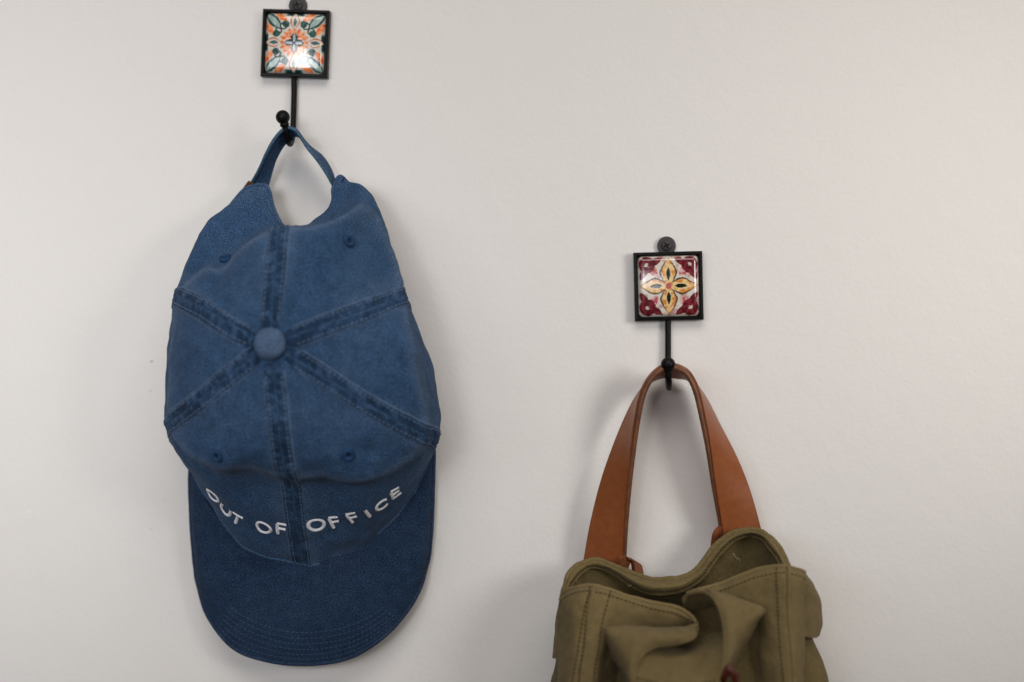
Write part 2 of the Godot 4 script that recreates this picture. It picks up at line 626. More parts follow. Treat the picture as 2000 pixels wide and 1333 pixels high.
func washed(p: Vector3, lift: float) -> Color:
	var base := Color(0.088, 0.200, 0.425)
	var faded := Color(0.230, 0.375, 0.640)
	var m := 0.5 + 0.5 * soft_noise.get_noise_3dv(p * 40.0) + 0.25 * fine_noise.get_noise_3dv(p * 90.0)
	return base.lerp(faded, clampf(m * 0.34 - 0.10 + lift, -0.25, 1.0)) if m * 0.34 - 0.10 + lift > 0.0 else base * (1.0 + (m * 0.34 - 0.10 + lift) * 1.6)

func make_cap() -> void:
	var o := thing("baseball_cap", "washed navy cotton baseball cap with OUT OF OFFICE in white, hung by its back strap", "cap", at(563, 262, 0))
	var table := [
		"533,580,12.2 538,505,11.8 543,450,10.5 556,447,7.5 590,452,4.5",
		"556,588,12.2 590,505,11.6 601,447,10.4 625,440,7 646,402,3.4",
		"566,592,12.2 622,508,11.3 654,434,9.6 660,408,4.4 651,366,2.8",
		"575,596,12.1 645,514,11.0 700,408,7.8 702,364,3.6 670,347,2.4",
		"590,606,12.0 672,525,10.7 735,430,6.6 736,402,4.0 724,420,1.6",
		"605,620,12.0 700,555,10.5 769,510,7.4 766,500,4.2 745,505,1.4",
		"616,640,12.0 712,608,10.8 784,580,8.8 792,588,4.6 775,592,1.4",
		"622,672,12.0 722,668,11.0 800,655,10.0 838,692,4.4 828,700,1.4",
		"625,702,12.0 735,738,11.0 815,738,10.0 857,790,4.4 843,800,1.4",
		"622,730,12.0 735,800,10.8 829,850,9.0 852,862,4.6 842,884,1.6",
		"615,752,12.0 712,852,10.8 782,905,8.8 800,935,5.4 800,972,2.0",
		"597,768,12.1 668,872,11.0 705,938,9.8 716,992,6.4 722,1062,2.4",
		"573,780,12.2 608,870,11.3 632,927,9.9 646,1006,6.1 655,1094,2.6",
		"540,782,12.2 548,870,11.4 560,930,9.9 578,1014,6.2 592,1102,2.8",
		"508,782,12.2 496,870,11.3 486,913,9.9 480,990,6.0 482,1072,2.6",
		"485,775,12.1 452,862,11.1 425,916,9.9 416,955,5.8 412,985,2.4",
		"466,758,12.0 415,830,10.8 362,878,8.8 352,893,5.2 376,925,1.9",
		"452,730,11.9 385,785,10.5 332,828,7.8 325,842,4.6 345,868,1.5",
		"446,700,11.8 382,728,10.4 330,755,7.4 321,768,4.2 338,775,1.3",
		"444,668,11.8 380,664,10.3 334,668,7.2 327,680,4.2 340,690,1.3",
		"450,633,11.8 396,600,10.4 347,578,7.4 339,582,4.2 354,588,1.4",
		"459,620,11.8 414,580,10.2 384,538,7.6 367,505,4.6 385,502,1.5",
		"466,612,11.8 428,572,10.3 408,528,7.9 400,446,4.6 462,384,2.2",
		"474,610,11.9 443,570,10.8 432,530,9.0 450,470,4.8 516,361,2.7",
		"487,602,12.0 466,548,11.2 466,492,10.0 484,462,4.8 532,400,2.8",
		"506,592,12.1 496,522,11.6 503,463,10.6 524,450,6.0 552,444,3.6",
	]
	for t in table:
		var col := line("528,672,12.4 " + t)
		var crest: Vector3 = col[3]
		var side_mid: Vector3 = col[4]
		var drop := crest.lerp(side_mid, 0.26)
		drop.z = lerpf(crest.z, side_mid.z, 0.48)
		col.insert(4, drop)
		cap_cols.append(col)
	# the six panels of the crown
	for k in 6:
		var u0 := float(SEAM_AT[k])
		var u1 := float(SEAM_AT[(k + 1) % 6]) if k < 5 else float(cap_cols.size())
		var nu := int((u1 - u0) * 16)
		var nv := 144
		var g := []
		for i in nv + 1:
			var r := []
			for j in nu + 1:
				r.append(crown(u0 + (u1 - u0) * j / nu, 6.0 * i / nv))
			g.append(r)
		var tint := func(p, a, b):
			var edge := minf(b, 1.0 - b)
			var worn := 0.50 * exp(-pow((a * 6.0 - 3.05) / 0.20, 2.0))
			worn += 0.26 * smoothstep(0.16, 0.06, edge) * smoothstep(0.0, 0.3, a)
			worn += 0.16 * smoothstep(0.93, 0.99, a)
			return washed(p, worn)
		var panel := build("crown_panel", sheet(g, 0.0012, tint, -1.0), M.denim, o)
		# an eyelet worked into the panel; those at the two sides are turned out of sight
		if k == 4 or k == 1:
			continue
		var spots := [Vector2(680, 472), Vector2(808, 708), Vector2(680, 889), Vector2(425, 890), Vector2(345, 720), Vector2(440, 508)]
		var uv := crown_find(spots[k], u0 + 0.1, u1 - 0.1, 1.4, 5.2)
		var c := crown(uv.x, uv.y)
		var n := crown_normal(uv.x, uv.y)
		var tx := n.cross(Vector3(0, 1, 0)).normalized()
		var ty := n.cross(tx)
		var ring := []
		for q in 28:
			ring.append(c + n * 0.0008 + (tx * cos(TAU * q / 28) + ty * sin(TAU * q / 28)) * 0.0029)
		var es := tube(ring, 0.0016, func(_p, a, _b): return Color(0.016, 0.045, 0.110) * (0.8 + 0.4 * absf(sin(a * 90.0))), 8, null, true)
		var hole := lathe([Vector2(0.0022, 0.0006), Vector2(0.0012, -0.0002), Vector2(0.00001, -0.0006)], c + n * 0.0008, n, plain(Color(0.01, 0.02, 0.05)), 16)
		build("eyelet", es, M.thread, panel)
		build("eyelet_hole", hole, M.thread, panel)
	# seams: folded tape with a row of stitches near each edge
	for k in 6:
		var us := float(SEAM_AT[k])
		var front := k == 3
		var half := 0.0082
		var g := []
		var nv := 130
		var row_a := []
		var row_b := []
		var row_c := []
		for i in nv + 1:
			var v := 0.34 + (5.99 - 0.34) * i / nv
			var e := 0.05
			var su := crown_point(us + e, v) - crown_point(us - e, v)
			var per := su.length() / (2.0 * e)
			var r := []
			for j in 17:
				var w := (j / 8.0 - 1.0) * half
				var du := clampf(w / maxf(per, 0.0001), -1.4, 1.4)
				var n := crown_normal(us + du, v)
				var x: float = absf(w) / half
				var lift := 0.0010 * smoothstep(1.0, 0.86, x) - 0.0008 * smoothstep(0.10, 0.0, x)
				# puckers between the stitches
				var puck := soft_noise.get_noise_3d(i * 0.75, k * 37.0, w / half * 2.2 + signf(w) * 40.0) * 0.0010 * smoothstep(1.0, 0.6, x)
				r.append(crown(us + du, v) + n * (lift + puck - 0.0002))
			g.append(r)
			if i > 4:
				row_a.append(g[i][3] + crown_normal(us, v) * 0.0002)
				row_b.append(g[i][13] + crown_normal(us, v) * 0.0002)
				row_c.append(g[i][8])
		var shade := func(p, a, b):
			var x := absf(b * 2.0 - 1.0)
			var m := soft_noise.get_noise_3d(a * 130.0 * 0.75, k * 37.0, (b * 2.0 - 1.0) * 2.2 + signf(b - 0.5) * 40.0)
			var lift := -0.34 + 1.08 * smoothstep(0.74, 0.92, x) + 0.60 * clampf(m * 1.5, 0, 1) * smoothstep(1.0, 0.7, x) + 0.18 * smoothstep(0.14, 0.0, x)
			return washed(p, lift)
		var tape := build("seam", sheet(g, 0.0, shade, -1.0), M.denim, o)
		var st := stitches(row_a, 0.0026, 0.0009, 0.00032, Color(0.15, 0.21, 0.32))
		stitches(row_b, 0.0026, 0.0009, 0.00032, Color(0.15, 0.21, 0.32), st)
		build("stitching", st, M.thread, tape)
	# the rolled hem round the opening
	var hem := []
	for i in 260:
		hem.append(crown(cap_cols.size() * i / 260.0, 6.0))
	build("hem", tube(hem, 0.0013, func(p, _a, _b): return washed(p, 0.22), 8, null, true), M.denim, o)
	# double stitching beside the back opening
	var hs := Shape.new()
	for inset in [5.86, 5.66]:
		for span in [[22.6, 25.8], [0.2, 2.4]]:
			var row := []
			for i in 60:
				var u: float = span[0] + (span[1] - span[0]) * i / 59.0
				row.append(crown(u, inset) + crown_normal(u, inset) * 0.0003)
			stitches(row, 0.0026, 0.001, 0.00032, Color(0.04, 0.09, 0.19), hs)
	build("stitching", hs, M.thread, o)
	# covered button on top
	var c := crown_point(0.0, 0.0)
	var prof := [Vector2(0.0100, -0.001), Vector2(0.0107, 0.0005), Vector2(0.0107, 0.0019), Vector2(0.0100, 0.0033), Vector2(0.0085, 0.0046), Vector2(0.0062, 0.0056), Vector2(0.0034, 0.0061), Vector2(0.00001, 0.0063)]
	var smooth := []
	for i in 29:
		var f := i / 28.0 * (prof.size() - 1)
		var q := mini(int(f), prof.size() - 2)
		smooth.append((prof[q] as Vector2).lerp(prof[q + 1], f - q))
	build("button", lathe(smooth, c, Vector3(-0.02, 0.05, 1).normalized(), func(p, _a, _b): return washed(p, 0.75), 40), M.denim, o)
	make_brim(o)
	make_letters(o)
	make_cap_strap(o)

func crown_find(px: Vector2, u0: float, u1: float, v0: float, v1: float) -> Vector2:   # where the crown passes under that drafted point
	var best := Vector2(u0, v0)
	var least := 1e9
	var a := [u0, u1, v0, v1]
	for step in 3:
		for i in 25:
			for j in 25:
				var u: float = a[0] + (a[1] - a[0]) * i / 24.0
				var v: float = a[2] + (a[3] - a[2]) * j / 24.0
				var q := eye.affine_inverse() * crown_point(u, v)
				var s := Vector2(1000.0 - q.x / q.z * FOCAL, 666.5 + q.y / q.z * FOCAL)
				if s.distance_to(px) < least:
					least = s.distance_to(px)
					best = Vector2(u, v)
		var ru: float = (a[1] - a[0]) / 12.0
		var rv: float = (a[3] - a[2]) / 12.0
		a = [maxf(best.x - ru, u0), minf(best.x + ru, u1), maxf(best.y - rv, v0), minf(best.y + rv, v1)]
	return best

func make_brim(o: Node3D) -> void:
	var inner := line("372,885,1.0 385,935,1.6 420,1005,2.1 490,1066,2.5 592,1092,2.8 690,1066,2.6 770,1006,2.1 825,925,1.6 846,880,1.0")
	var mid1 := line("370,935,0.9 382,1000,1.7 420,1075,2.3 500,1130,2.8 592,1148,3.0 695,1130,2.9 775,1070,2.4 828,990,1.7 845,930,0.9")
	var mid2 := line("372,1010,0.8 385,1075,1.8 430,1150,2.5 508,1200,2.9 596,1216,3.1 695,1198,2.9 772,1145,2.5 828,1065,1.8 843,1005,0.8")
	var mid3 := line("377,1080,0.8 393,1140,1.7 442,1208,2.4 515,1248,2.8 598,1262,2.9 690,1246,2.7 764,1200,2.4 820,1126,1.7 838,1070,0.8")
	var outer := line("383,1130,0.8 403,1200,1.5 453,1264,2.1 520,1291,2.4 600,1298,2.5 684,1284,2.3 758,1235,2.1 812,1165,1.5 834,1098,0.8")
	var g := grid_of([inner, mid1, mid2, mid3, outer], 56, 110)
	g = rumple(g, 0.0004, soft_noise)
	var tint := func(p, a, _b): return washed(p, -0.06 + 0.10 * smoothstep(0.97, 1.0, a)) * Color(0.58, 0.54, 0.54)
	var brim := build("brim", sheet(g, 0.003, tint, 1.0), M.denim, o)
	var edge := []
	for i in range(0, 57): edge.append(g[i][0])
	for j in range(1, 111): edge.append(g[56][j])
	for i in range(55, -1, -1): edge.append(g[i][110])
	var rim_path := []
	for e in edge: rim_path.append(e - Vector3(0, 0, 0.0014))
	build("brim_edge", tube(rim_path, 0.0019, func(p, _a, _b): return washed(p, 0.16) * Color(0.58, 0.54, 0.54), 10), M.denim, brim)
	for k in 6:
		var rowp := []
		var f := 0.60 + 0.066 * k
		var span := 0.22 + 0.016 * k
		for j in 80:
			var b := 0.5 + (j / 79.0 - 0.5) * 2.0 * span
			var x := b * 110.0
			var y := f * 56.0
			var p: Vector3 = (g[int(y)][int(x)] as Vector3).lerp(g[int(y)][int(x) + 1], x - int(x)).lerp((g[int(y) + 1][int(x)] as Vector3).lerp(g[int(y) + 1][int(x) + 1], x - int(x)), y - int(y))
			rowp.append(p + Vector3(0, 0, 0.0001))
		build("stitch_row", stitches(rowp, 0.0024, 0.0010, 0.00022, Color(0.060, 0.105, 0.185)), M.thread, brim)

func make_letters(o: Node3D) -> void:
	var arc := func(cx, cy, rx, ry, a0, a1):
		var r := []
		for i in 33:
			var a: float = deg_to_rad(a0 + (a1 - a0) * i / 32.0)
			r.append(Vector2(cx + rx * cos(a), cy + ry * sin(a)))
		return r
	var glyph := {
		"O": [arc.call(0.0, 0.5, 0.46, 0.46, 0, 360)],
		"U": [[Vector2(-0.36, 1.0)] + arc.call(0.0, 0.36, 0.36, 0.36, 180, 360) + [Vector2(0.36, 1.0)]],
		"T": [[Vector2(-0.38, 0.94), Vector2(0.38, 0.94)], [Vector2(0, 0.94), Vector2(0, 0.0)]],
		"F": [[Vector2(-0.28, 0.0), Vector2(-0.28, 0.94)], [Vector2(-0.28, 0.94), Vector2(0.32, 0.94)], [Vector2(-0.28, 0.50), Vector2(0.24, 0.50)]],
		"I": [[Vector2(0, 0.0), Vector2(0, 1.0)]],
		"C": [arc.call(0.06, 0.5, 0.46, 0.46, 48, 312)],
		"E": [[Vector2(-0.27, 0.0), Vector2(-0.27, 0.96)], [Vector2(-0.27, 0.95), Vector2(0.30, 0.95)], [Vector2(-0.27, 0.5), Vector2(0.24, 0.5)], [Vector2(-0.27, 0.05), Vector2(0.30, 0.05)]],
	}
	var text := "OUTOFOFFICE"
	var spots := [Vector2(416, 968), Vector2(440, 996), Vector2(462, 1014), Vector2(515, 1031), Vector2(551, 1033), Vector2(618, 1026), Vector2(655, 1020), Vector2(690, 1010), Vector2(716, 1001), Vector2(745, 986), Vector2(772, 962)]
	for k in text.length():
		var uv := crown_find(spots[k], 9.2, 16.2, 3.6, 5.85)
		var e := 0.04
		var size := 0.0118
		var su := (crown_point(uv.x + e, uv.y) - crown_point(uv.x - e, uv.y)) / (2.0 * e)
		var sv := (crown_point(uv.x, uv.y + e) - crown_point(uv.x, uv.y - e)) / (2.0 * e)
		var x_dir := -su.normalized()
		var y_dir := crown_normal(uv.x, uv.y).cross(x_dir).normalized()
		var m := Transform2D(Vector2(su.dot(x_dir), su.dot(y_dir)), Vector2(sv.dot(x_dir), sv.dot(y_dir)), Vector2.ZERO).affine_inverse()
		var back_u := Vector2(m.x.x, m.y.x)
		var back_v := Vector2(m.x.y, m.y.y)
		var s := Shape.new()
		for stroke in glyph[text[k]]:
			var pts := []
			for i in stroke.size():
				if i > 0:
					var cuts: int = maxi(1, int((stroke[i] as Vector2).distance_to(stroke[i - 1]) * size / 0.0006))
					for q in range(1, cuts + 1):
						pts.append((stroke[i - 1] as Vector2).lerp(stroke[i], float(q) / cuts))
				else:
					pts.append(stroke[0])
			var grid := []
			for j in 7:
				grid.append([])
			for i in pts.size():
				var t: Vector2 = (pts[mini(i + 1, pts.size() - 1)] - pts[maxi(i - 1, 0)]).normalized()
				var side2 := Vector2(-t.y, t.x)
				for j in 7:
					var w := j / 3.0 - 1.0
					var q: Vector2 = pts[i] * size + side2 * w * 0.00130 - Vector2(0, size * 0.5)
					# lay it on the cloth: across the hem and up towards the button
					var uu: float = uv.x + q.x * back_u.x + q.y * back_u.y
					var vv: float = uv.y + q.x * back_v.x + q.y * back_v.y
					grid[j].append(crown(uu, vv) + crown_normal(uu, vv) * (0.0012 - 0.0008 * w * w))
			sheet(grid, 0.0, func(_p, _a, b): return Color(0.88, 0.88, 0.93) * (0.95 + 0.07 * sin(b * 300.0)), -1.0, s)
		build("letter", s, M.thread, o)

func make_cap_strap(o: Node3D) -> void:
	var front := line("470,392,0.6 487,364,1.3 505,332,2.4 520,300,3.4 536,272,3.8 552,254,3.7 566,250,3.5 581,259,3.5 600,288,3.3 620,313,3.1 640,343,2.7 656,374,1.9 664,392,1.4")
	var back := line("505,405,0.5 522,372,0.8 532,338,1.3 540,313,1.7 551,292,1.6 563,277,1.5 574,269,1.4 584,270,1.4 606,289,1.4 630,309,1.4 648,340,1.4 655,374,1.0 664,398,0.7")
	var mid := []
	for i in front.size():
		mid.append((front[i] as Vector3).lerp(back[i], 0.5) + Vector3(0, 0.0004, 0))
	var g := grid_of([front, mid, back], 12, 120)
	var tint := func(p, a, _b): return washed(p, -0.02 + 0.34 * smoothstep(0.14, 0.0, a) + 0.3 * smoothstep(0.86, 1.0, a))
	var strap := build("strap", sheet(g, 0.0014, tint, 1.0), M.denim, o)
	var bead := []
	for j in 121: bead.append(g[0][j] + Vector3(0, -0.0002, 0.0004))
	build("strap_edge", tube(bead, 0.00105, func(_p, _a, _b): return Color(0.16, 0.33, 0.55), 8), M.denim, strap)
	var st := []
	for j in range(2, 119): st.append(g[3][j] + Vector3(0, -0.0016, 0.0))
	build("stitching", stitches(st, 0.0024, 0.0010, 0.0003, Color(0.05, 0.10, 0.2)), M.thread, strap)
	# brass slide where the strap is threaded through, half hidden by the hem
	var plate := grid_of([line("484,354,2.1 492,359,2.1 500,364,2.0"), line("476,365,1.8 485,371,1.8 494,377,1.8"), line("464,383,1.2 474,389,1.2 484,395,1.2")], 12, 12)
	var buckle := build("buckle", sheet(plate, 0.0016, plain(Color.WHITE), 1.0), M.brass, o)
	for k in [Vector2(0.36, 0.42), Vector2(0.30, 0.62)]:
		build("buckle_hole", lathe([Vector2(0.0006, 0.0001), Vector2(0.00001, 0.0002)], pick(plate, k.x, k.y), Vector3(0.1, 0.1, 1).normalized(), plain(Color(0.01, 0.01, 0.01)), 10), M.thread, buckle)
	var tuft := line("668,356,3.0 670,350,3.2 671,345,3.3 673,350,3.2")
	build("loose_thread", tube(resample(tuft, 12), 0.0004, plain(Color(0.02, 0.03, 0.07)), 5), M.thread, o)

# ---------------------------------------------------------------- bag
func olive(p: Vector3, k := 1.0) -> Color:
	var m := 1.0 + 0.14 * soft_noise.get_noise_3dv(p * 30.0) + 0.06 * fine_noise.get_noise_3dv(p * 60.0)
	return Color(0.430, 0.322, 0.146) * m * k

func drape(called: String, rows: Array, nv: int, nu: int, m: Material, o: Node3D, thick := 0.0014, side := 1.0, k := 1.0) -> Array:
	var r := []
	for t in rows:
		r.append(bag_line(t))
	var g := rumple(rumple(grid_of(r, nv, nu), 0.0012, soft_noise), 0.0003, fine_noise)
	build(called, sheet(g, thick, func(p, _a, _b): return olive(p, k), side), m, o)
	return g

func pick(g: Array, a: float, b: float) -> Vector3:
	var y: float = clampf(a, 0, 1) * (g.size() - 1.001)
	var x: float = clampf(b, 0, 1) * (g[0].size() - 1.001)
	var i := int(y)
	var j := int(x)
	return (g[i][j] as Vector3).lerp(g[i][j + 1], x - j).lerp((g[i + 1][j] as Vector3).lerp(g[i + 1][j + 1], x - j), y - i)

func bead(called: String, p: Array, radius: float, m: Material, o: Node3D, k := 1.0) -> void:
	build(called, tube(p, radius, func(q, _a, _b): return olive(q, k), 8), m, o)

func sewn(g: Array, from: Vector2, to: Vector2, s: Shape, bend := Vector2.ZERO) -> void:   # a row of stitches on a sheet
	var row := []
	for i in 60:
		var t := i / 59.0
		var w := from.lerp(to, t) + bend * sin(PI * t)
		row.append(pick(g, w.x, w.y) + Vector3(0, 0, 0.0003))
	stitches(row, 0.0021, 0.0008, 0.00048, Color(0.040, 0.030, 0.015), s)

func make_bag() -> void:
	var o := thing("canvas_bag", "olive green canvas bag with a tan leather strap looped over a hook", "bag", at(1306, 745, 0))
	make_bag_strap(o)
	# body of coarse twill, a flattened tube closed at the bottom
	var s := Shape.new()
	var rings := []
	var spec := [[760, 180, 1738, 4.6, 3.0], [860, 162, 1796, 4.6, 3.3], [930, 150, 1830, 4.5, 3.5], [1000, 132, 1852, 4.5, 3.6], [1080, 112, 1874, 4.5, 3.7], [1300, 75, 1925, 4.5, 3.9], [1700, 45, 1950, 4.6, 4.1], [2200, 60, 1940, 4.6, 4.1], [2480, 110, 1880, 4.4, 3.8], [2560, 200, 1790, 4.2, 3.0], [2575, 900, 1100, 4.0, 0.2]]
	for q in spec:
		var row := []
		for i in 65:
			var a := TAU * i / 64.0
			var x: float = signf(cos(a)) * pow(absf(cos(a)), 0.75)
			var z: float = signf(sin(a)) * pow(absf(sin(a)), 0.75)
			row.append(at(1040.0 + ((q[1] + q[2]) / 2.0 + (q[2] - q[1]) / 2.0 * x) * 0.31, 1000.0 + q[0] * 0.31, q[3] + q[4] * z))
		rings.append(row)
	var g := rumple(grid_of(rings, 60, 128), 0.0010, soft_noise)
	sheet(g, 0.0, func(p, _a, _b): return olive(p, 0.95), -1.0, s)
	build("body", s, M.twill, o)
	# back panel seen inside the mouth, and its thick rolled rim
	var rim_top := "180,560,6.8 200,490,6.4 232,395,5.6 300,332,4.4 400,305,3.4 480,325,3.3 560,362,3.4 660,405,3.8 760,428,4.2 880,428,4.4 960,408,4.2 1040,352,3.8 1105,270,3.5 1180,190,3.3 1270,132,3.2 1370,112,3.4 1450,130,3.9 1520,188,4.8 1578,275,5.8 1606,345,6.6"
	var rim_out := "182,570,7.3 210,500,7.0 248,412,6.2 312,350,5.0 400,322,4.0 490,352,3.9 570,396,4.1 660,444,4.7 760,472,5.2 880,470,5.4 968,446,5.0 1058,386,4.4 1122,298,4.0 1196,212,3.8 1282,150,3.7 1374,132,3.9 1446,148,4.5 1508,202,5.4 1566,286,6.4 1596,352,7.1"
	var rim_low := "190,585,7.0 222,520,6.7 262,440,5.9 320,376,4.7 400,350,3.7 510,398,3.6 600,452,3.9 680,496,4.4 770,518,4.8 880,512,4.9 980,486,4.6 1075,420,4.0 1140,325,3.6 1212,238,3.4 1292,176,3.3 1376,160,3.5 1440,174,4.1 1496,224,5.0 1548,298,6.0 1580,362,6.8"
	var rim_in := "192,600,6.4 226,545,6.0 264,470,5.2 322,400,4.0 402,372,3.2 516,420,3.1 606,474,3.3 688,518,3.7 772,536,3.9 880,530,4.0 984,502,3.7 1080,440,3.3 1146,345,3.0 1216,258,2.9 1294,196,2.8 1374,182,2.9 1434,196,3.5 1486,246,4.4 1536,318,5.4 1570,378,6.2"
	var back_low := "196,720,6.4 232,700,5.9 270,680,5.1 326,660,3.8 404,650,2.9 520,650,2.7 610,650,2.8 692,650,2.9 776,650,3.0 880,640,3.0 984,620,2.9 1080,590,2.7 1150,560,2.6 1220,530,2.5 1296,500,2.5 1370,480,2.6 1428,470,3.2 1484,480,4.2 1534,500,5.2 1570,520,6.0"
	var back_end := "200,1000,6.2 236,1000,5.6 274,1000,4.8 330,1000,3.6 406,1000,2.6 522,1000,2.4 614,1000,2.4 696,1000,2.4 780,1000,2.4 884,1000,2.4 988,1000,2.4 1084,1000,2.3 1154,1000,2.2 1226,1000,2.2 1300,1000,2.2 1370,1000,2.3 1424,1000,2.9 1482,1000,4.0 1532,1000,5.0 1570,1000,5.8"
	var tuck := ""
	var low := numbers(rim_low)
	for i in range(0, low.size() - 2, 3):
		tuck += "%f,%f,%f " % [low[i], low[i + 1] - 14.0, low[i + 2] - 0.42]
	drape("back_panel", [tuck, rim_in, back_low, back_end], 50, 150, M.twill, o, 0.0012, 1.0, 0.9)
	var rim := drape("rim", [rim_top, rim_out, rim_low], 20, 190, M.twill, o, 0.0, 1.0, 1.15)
	var rs := Shape.new()
	sewn(rim, Vector2(0.80, 0.03), Vector2(0.80, 0.97), rs)
	build("stitching", rs, M.thread, o)
	var top := []
	for p in rim[0]: top.append(p)
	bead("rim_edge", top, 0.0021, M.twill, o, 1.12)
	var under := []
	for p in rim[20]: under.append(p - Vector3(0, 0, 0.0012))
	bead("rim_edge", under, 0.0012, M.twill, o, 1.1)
	# a few pale slubs and loose fibres on the inside
	for t in ["1262,262,3.6 1272,285,3.9 1268,262,4.0 1290,300,3.9 1300,290,3.8 1312,318,3.7", "268,446,5.9 280,440,6.2 288,452,6.0", "600,466,4.3 612,470,4.5 622,464,4.4"]:
		build("loose_fibre", tube(resample(bag_line(t), 30), 0.00030, plain(Color(0.24, 0.20, 0.12)), 5), M.thread, o)
	# left half of the front cuff
	var fl := drape("front_panel", [
		"168,560,6.4 205,505,7.0 280,478,7.7 370,468,8.1 500,494,8.2 640,544,8.2 780,578,8.2 903,602,8.4 990,648,8.8 1041,706,9.2",
		"160,600,7.0 200,545,7.6 275,510,8.4 364,500,8.8 495,525,8.8 632,576,8.6 772,616,8.5 892,640,8.6 978,676,8.9 1040,716,9.1",
		"156,660,7.0 202,600,8.0 268,570,8.9 352,562,9.2 480,590,9.1 612,640,8.7 756,680,8.4 880,700,8.4 968,712,8.6 1036,728,8.8",
		"154,740,6.8 212,690,8.4 262,690,9.2 338,690,9.5 450,700,9.3 560,730,8.5 720,750,8.0 860,760,7.8 950,765,7.8 1026,760,8.0",
		"150,860,6.8 206,850,8.4 256,850,9.5 322,850,9.8 430,850,9.7 500,850,8.6 640,850,7.4 800,850,7.0 920,850,7.0 1000,850,7.0",
		"150,1080,6.8 182,1080,8.6 226,1080,9.8 290,1080,10.1 396,1080,10.0 455,1080,8.9 600,1080,7.4 780,1080,7.0 900,1080,7.0 980,1080,7.0",
		"120,1500,6.8 170,1500,8.6 215,1500,9.8 280,1500,10.1 390,1500,10.0 455,1500,9.0 600,1500,8.0 780,1500,8.0 900,1500,8.0 980,1500,8.0"], 90, 110, M.canvas, o)
	var st := Shape.new()
	sewn(fl, Vector2(0.175, 0.02), Vector2(0.16, 0.97), st)
	sewn(fl, Vector2(0.02, 0.325), Vector2(0.84, 0.335), st)
	sewn(fl, Vector2(0.02, 0.44), Vector2(0.84, 0.43), st)
	sewn(fl, Vector2(0.2, 0.335), Vector2(0.84, 0.27), st)
	build("stitching", st, M.thread, o)
	bead("cuff_edge", fl[0].slice(5, 109), 0.0013, M.canvas, o, 1.22)
	var ridge := []
	for i in 70: ridge.append(pick(fl, i / 69.0 * 0.84, 0.352) - Vector3(0, 0, 0.0004))
	bead("seam_ridge", ridge, 0.0013, M.canvas, o, 1.05)
	# right half of the front cuff
	var fr := drape("front_panel", [
		"960,520,6.8 1060,486,7.0 1200,448,7.2 1300,408,7.4 1400,370,7.6 1500,352,7.8 1600,343,8.0 1690,368,7.6 1735,400,7.0",
		"965,550,7.2 1068,515,7.4 1206,480,7.7 1310,440,8.0 1402,402,8.2 1500,384,8.4 1600,376,8.6 1684,398,8.3 1728,430,7.7",
		"975,590,7.2 1080,560,7.5 1212,530,7.8 1318,490,8.2 1404,460,8.5 1505,445,8.8 1602,440,9.0 1678,456,8.8 1716,480,8.1",
		"1000,660,7.0 1150,650,7.2 1280,640,7.8 1380,640,8.2 1460,640,8.7 1525,640,9.0 1604,640,9.3 1676,640,9.0 1712,640,7.8",
		"1100,850,6.8 1250,850,7.2 1350,850,7.6 1410,850,8.0 1460,850,8.7 1540,850,9.4 1620,850,9.7 1690,850,9.2 1722,850,7.8",
		"1150,1080,6.8 1260,1080,7.0 1350,1080,7.6 1420,1080,8.2 1480,1080,9.0 1560,1080,9.7 1640,1080,9.9 1692,1080,9.2 1712,1080,7.8",
		"1150,1500,7.8 1260,1500,7.8 1350,1500,8.0 1420,1500,8.4 1480,1500,9.0 1570,1500,9.7 1660,1500,9.9 1720,1500,9.2 1740,1500,7.8"], 90, 110, M.canvas, o)
	var sr := Shape.new()
	sewn(fr, Vector2(0.22, 0.10), Vector2(0.20, 0.985), sr)
	sewn(fr, Vector2(0.02, 0.675), Vector2(0.84, 0.655), sr)
	sewn(fr, Vector2(0.02, 0.755), Vector2(0.84, 0.765), sr)
	build("stitching", sr, M.thread, o)
	bead("cuff_edge", fr[0].slice(2, 104), 0.0013, M.canvas, o, 1.22)
	var ridge_r := []
	for i in 70: ridge_r.append(pick(fr, i / 69.0 * 0.84, 0.772) - Vector3(0, 0, 0.0003))
	bead("seam_ridge", ridge_r, 0.0015, M.canvas, o, 1.05)
	# the cuff where it turns round the two sides
	var cr := drape("side_cuff", [
		"1660,352,7.9 1700,372,7.5 1745,410,6.6 1785,480,5.0 1800,540,3.2",
		"1668,420,8.6 1712,440,8.0 1760,470,6.9 1804,540,5.2 1816,590,3.2",
		"1684,540,8.6 1716,545,7.6 1758,560,6.9 1812,610,5.4 1824,640,3.2",
		"1704,660,8.0 1728,670,7.2 1764,680,6.9 1816,705,5.5 1828,715,3.2",
		"1716,785,7.8 1736,792,7.2 1768,797,6.9 1800,795,5.5 1812,776,3.2"], 40, 40, M.canvas, o)
	var cl := drape("side_cuff", [
		"160,620,3.2 164,585,4.6 180,545,6.2 210,505,7.1 240,490,7.5",
		"152,680,3.2 156,655,4.8 176,620,6.4 206,590,7.4 226,575,8.0",
		"142,760,3.2 146,745,4.8 170,735,6.4 200,720,7.3 216,710,8.0",
		"132,850,3.2 136,845,4.8 158,848,6.2 186,850,7.0 204,850,7.8",
		"124,918,3.2 127,924,4.8 145,928,6.0 166,930,6.8 190,930,7.4"], 40, 40, M.canvas, o)
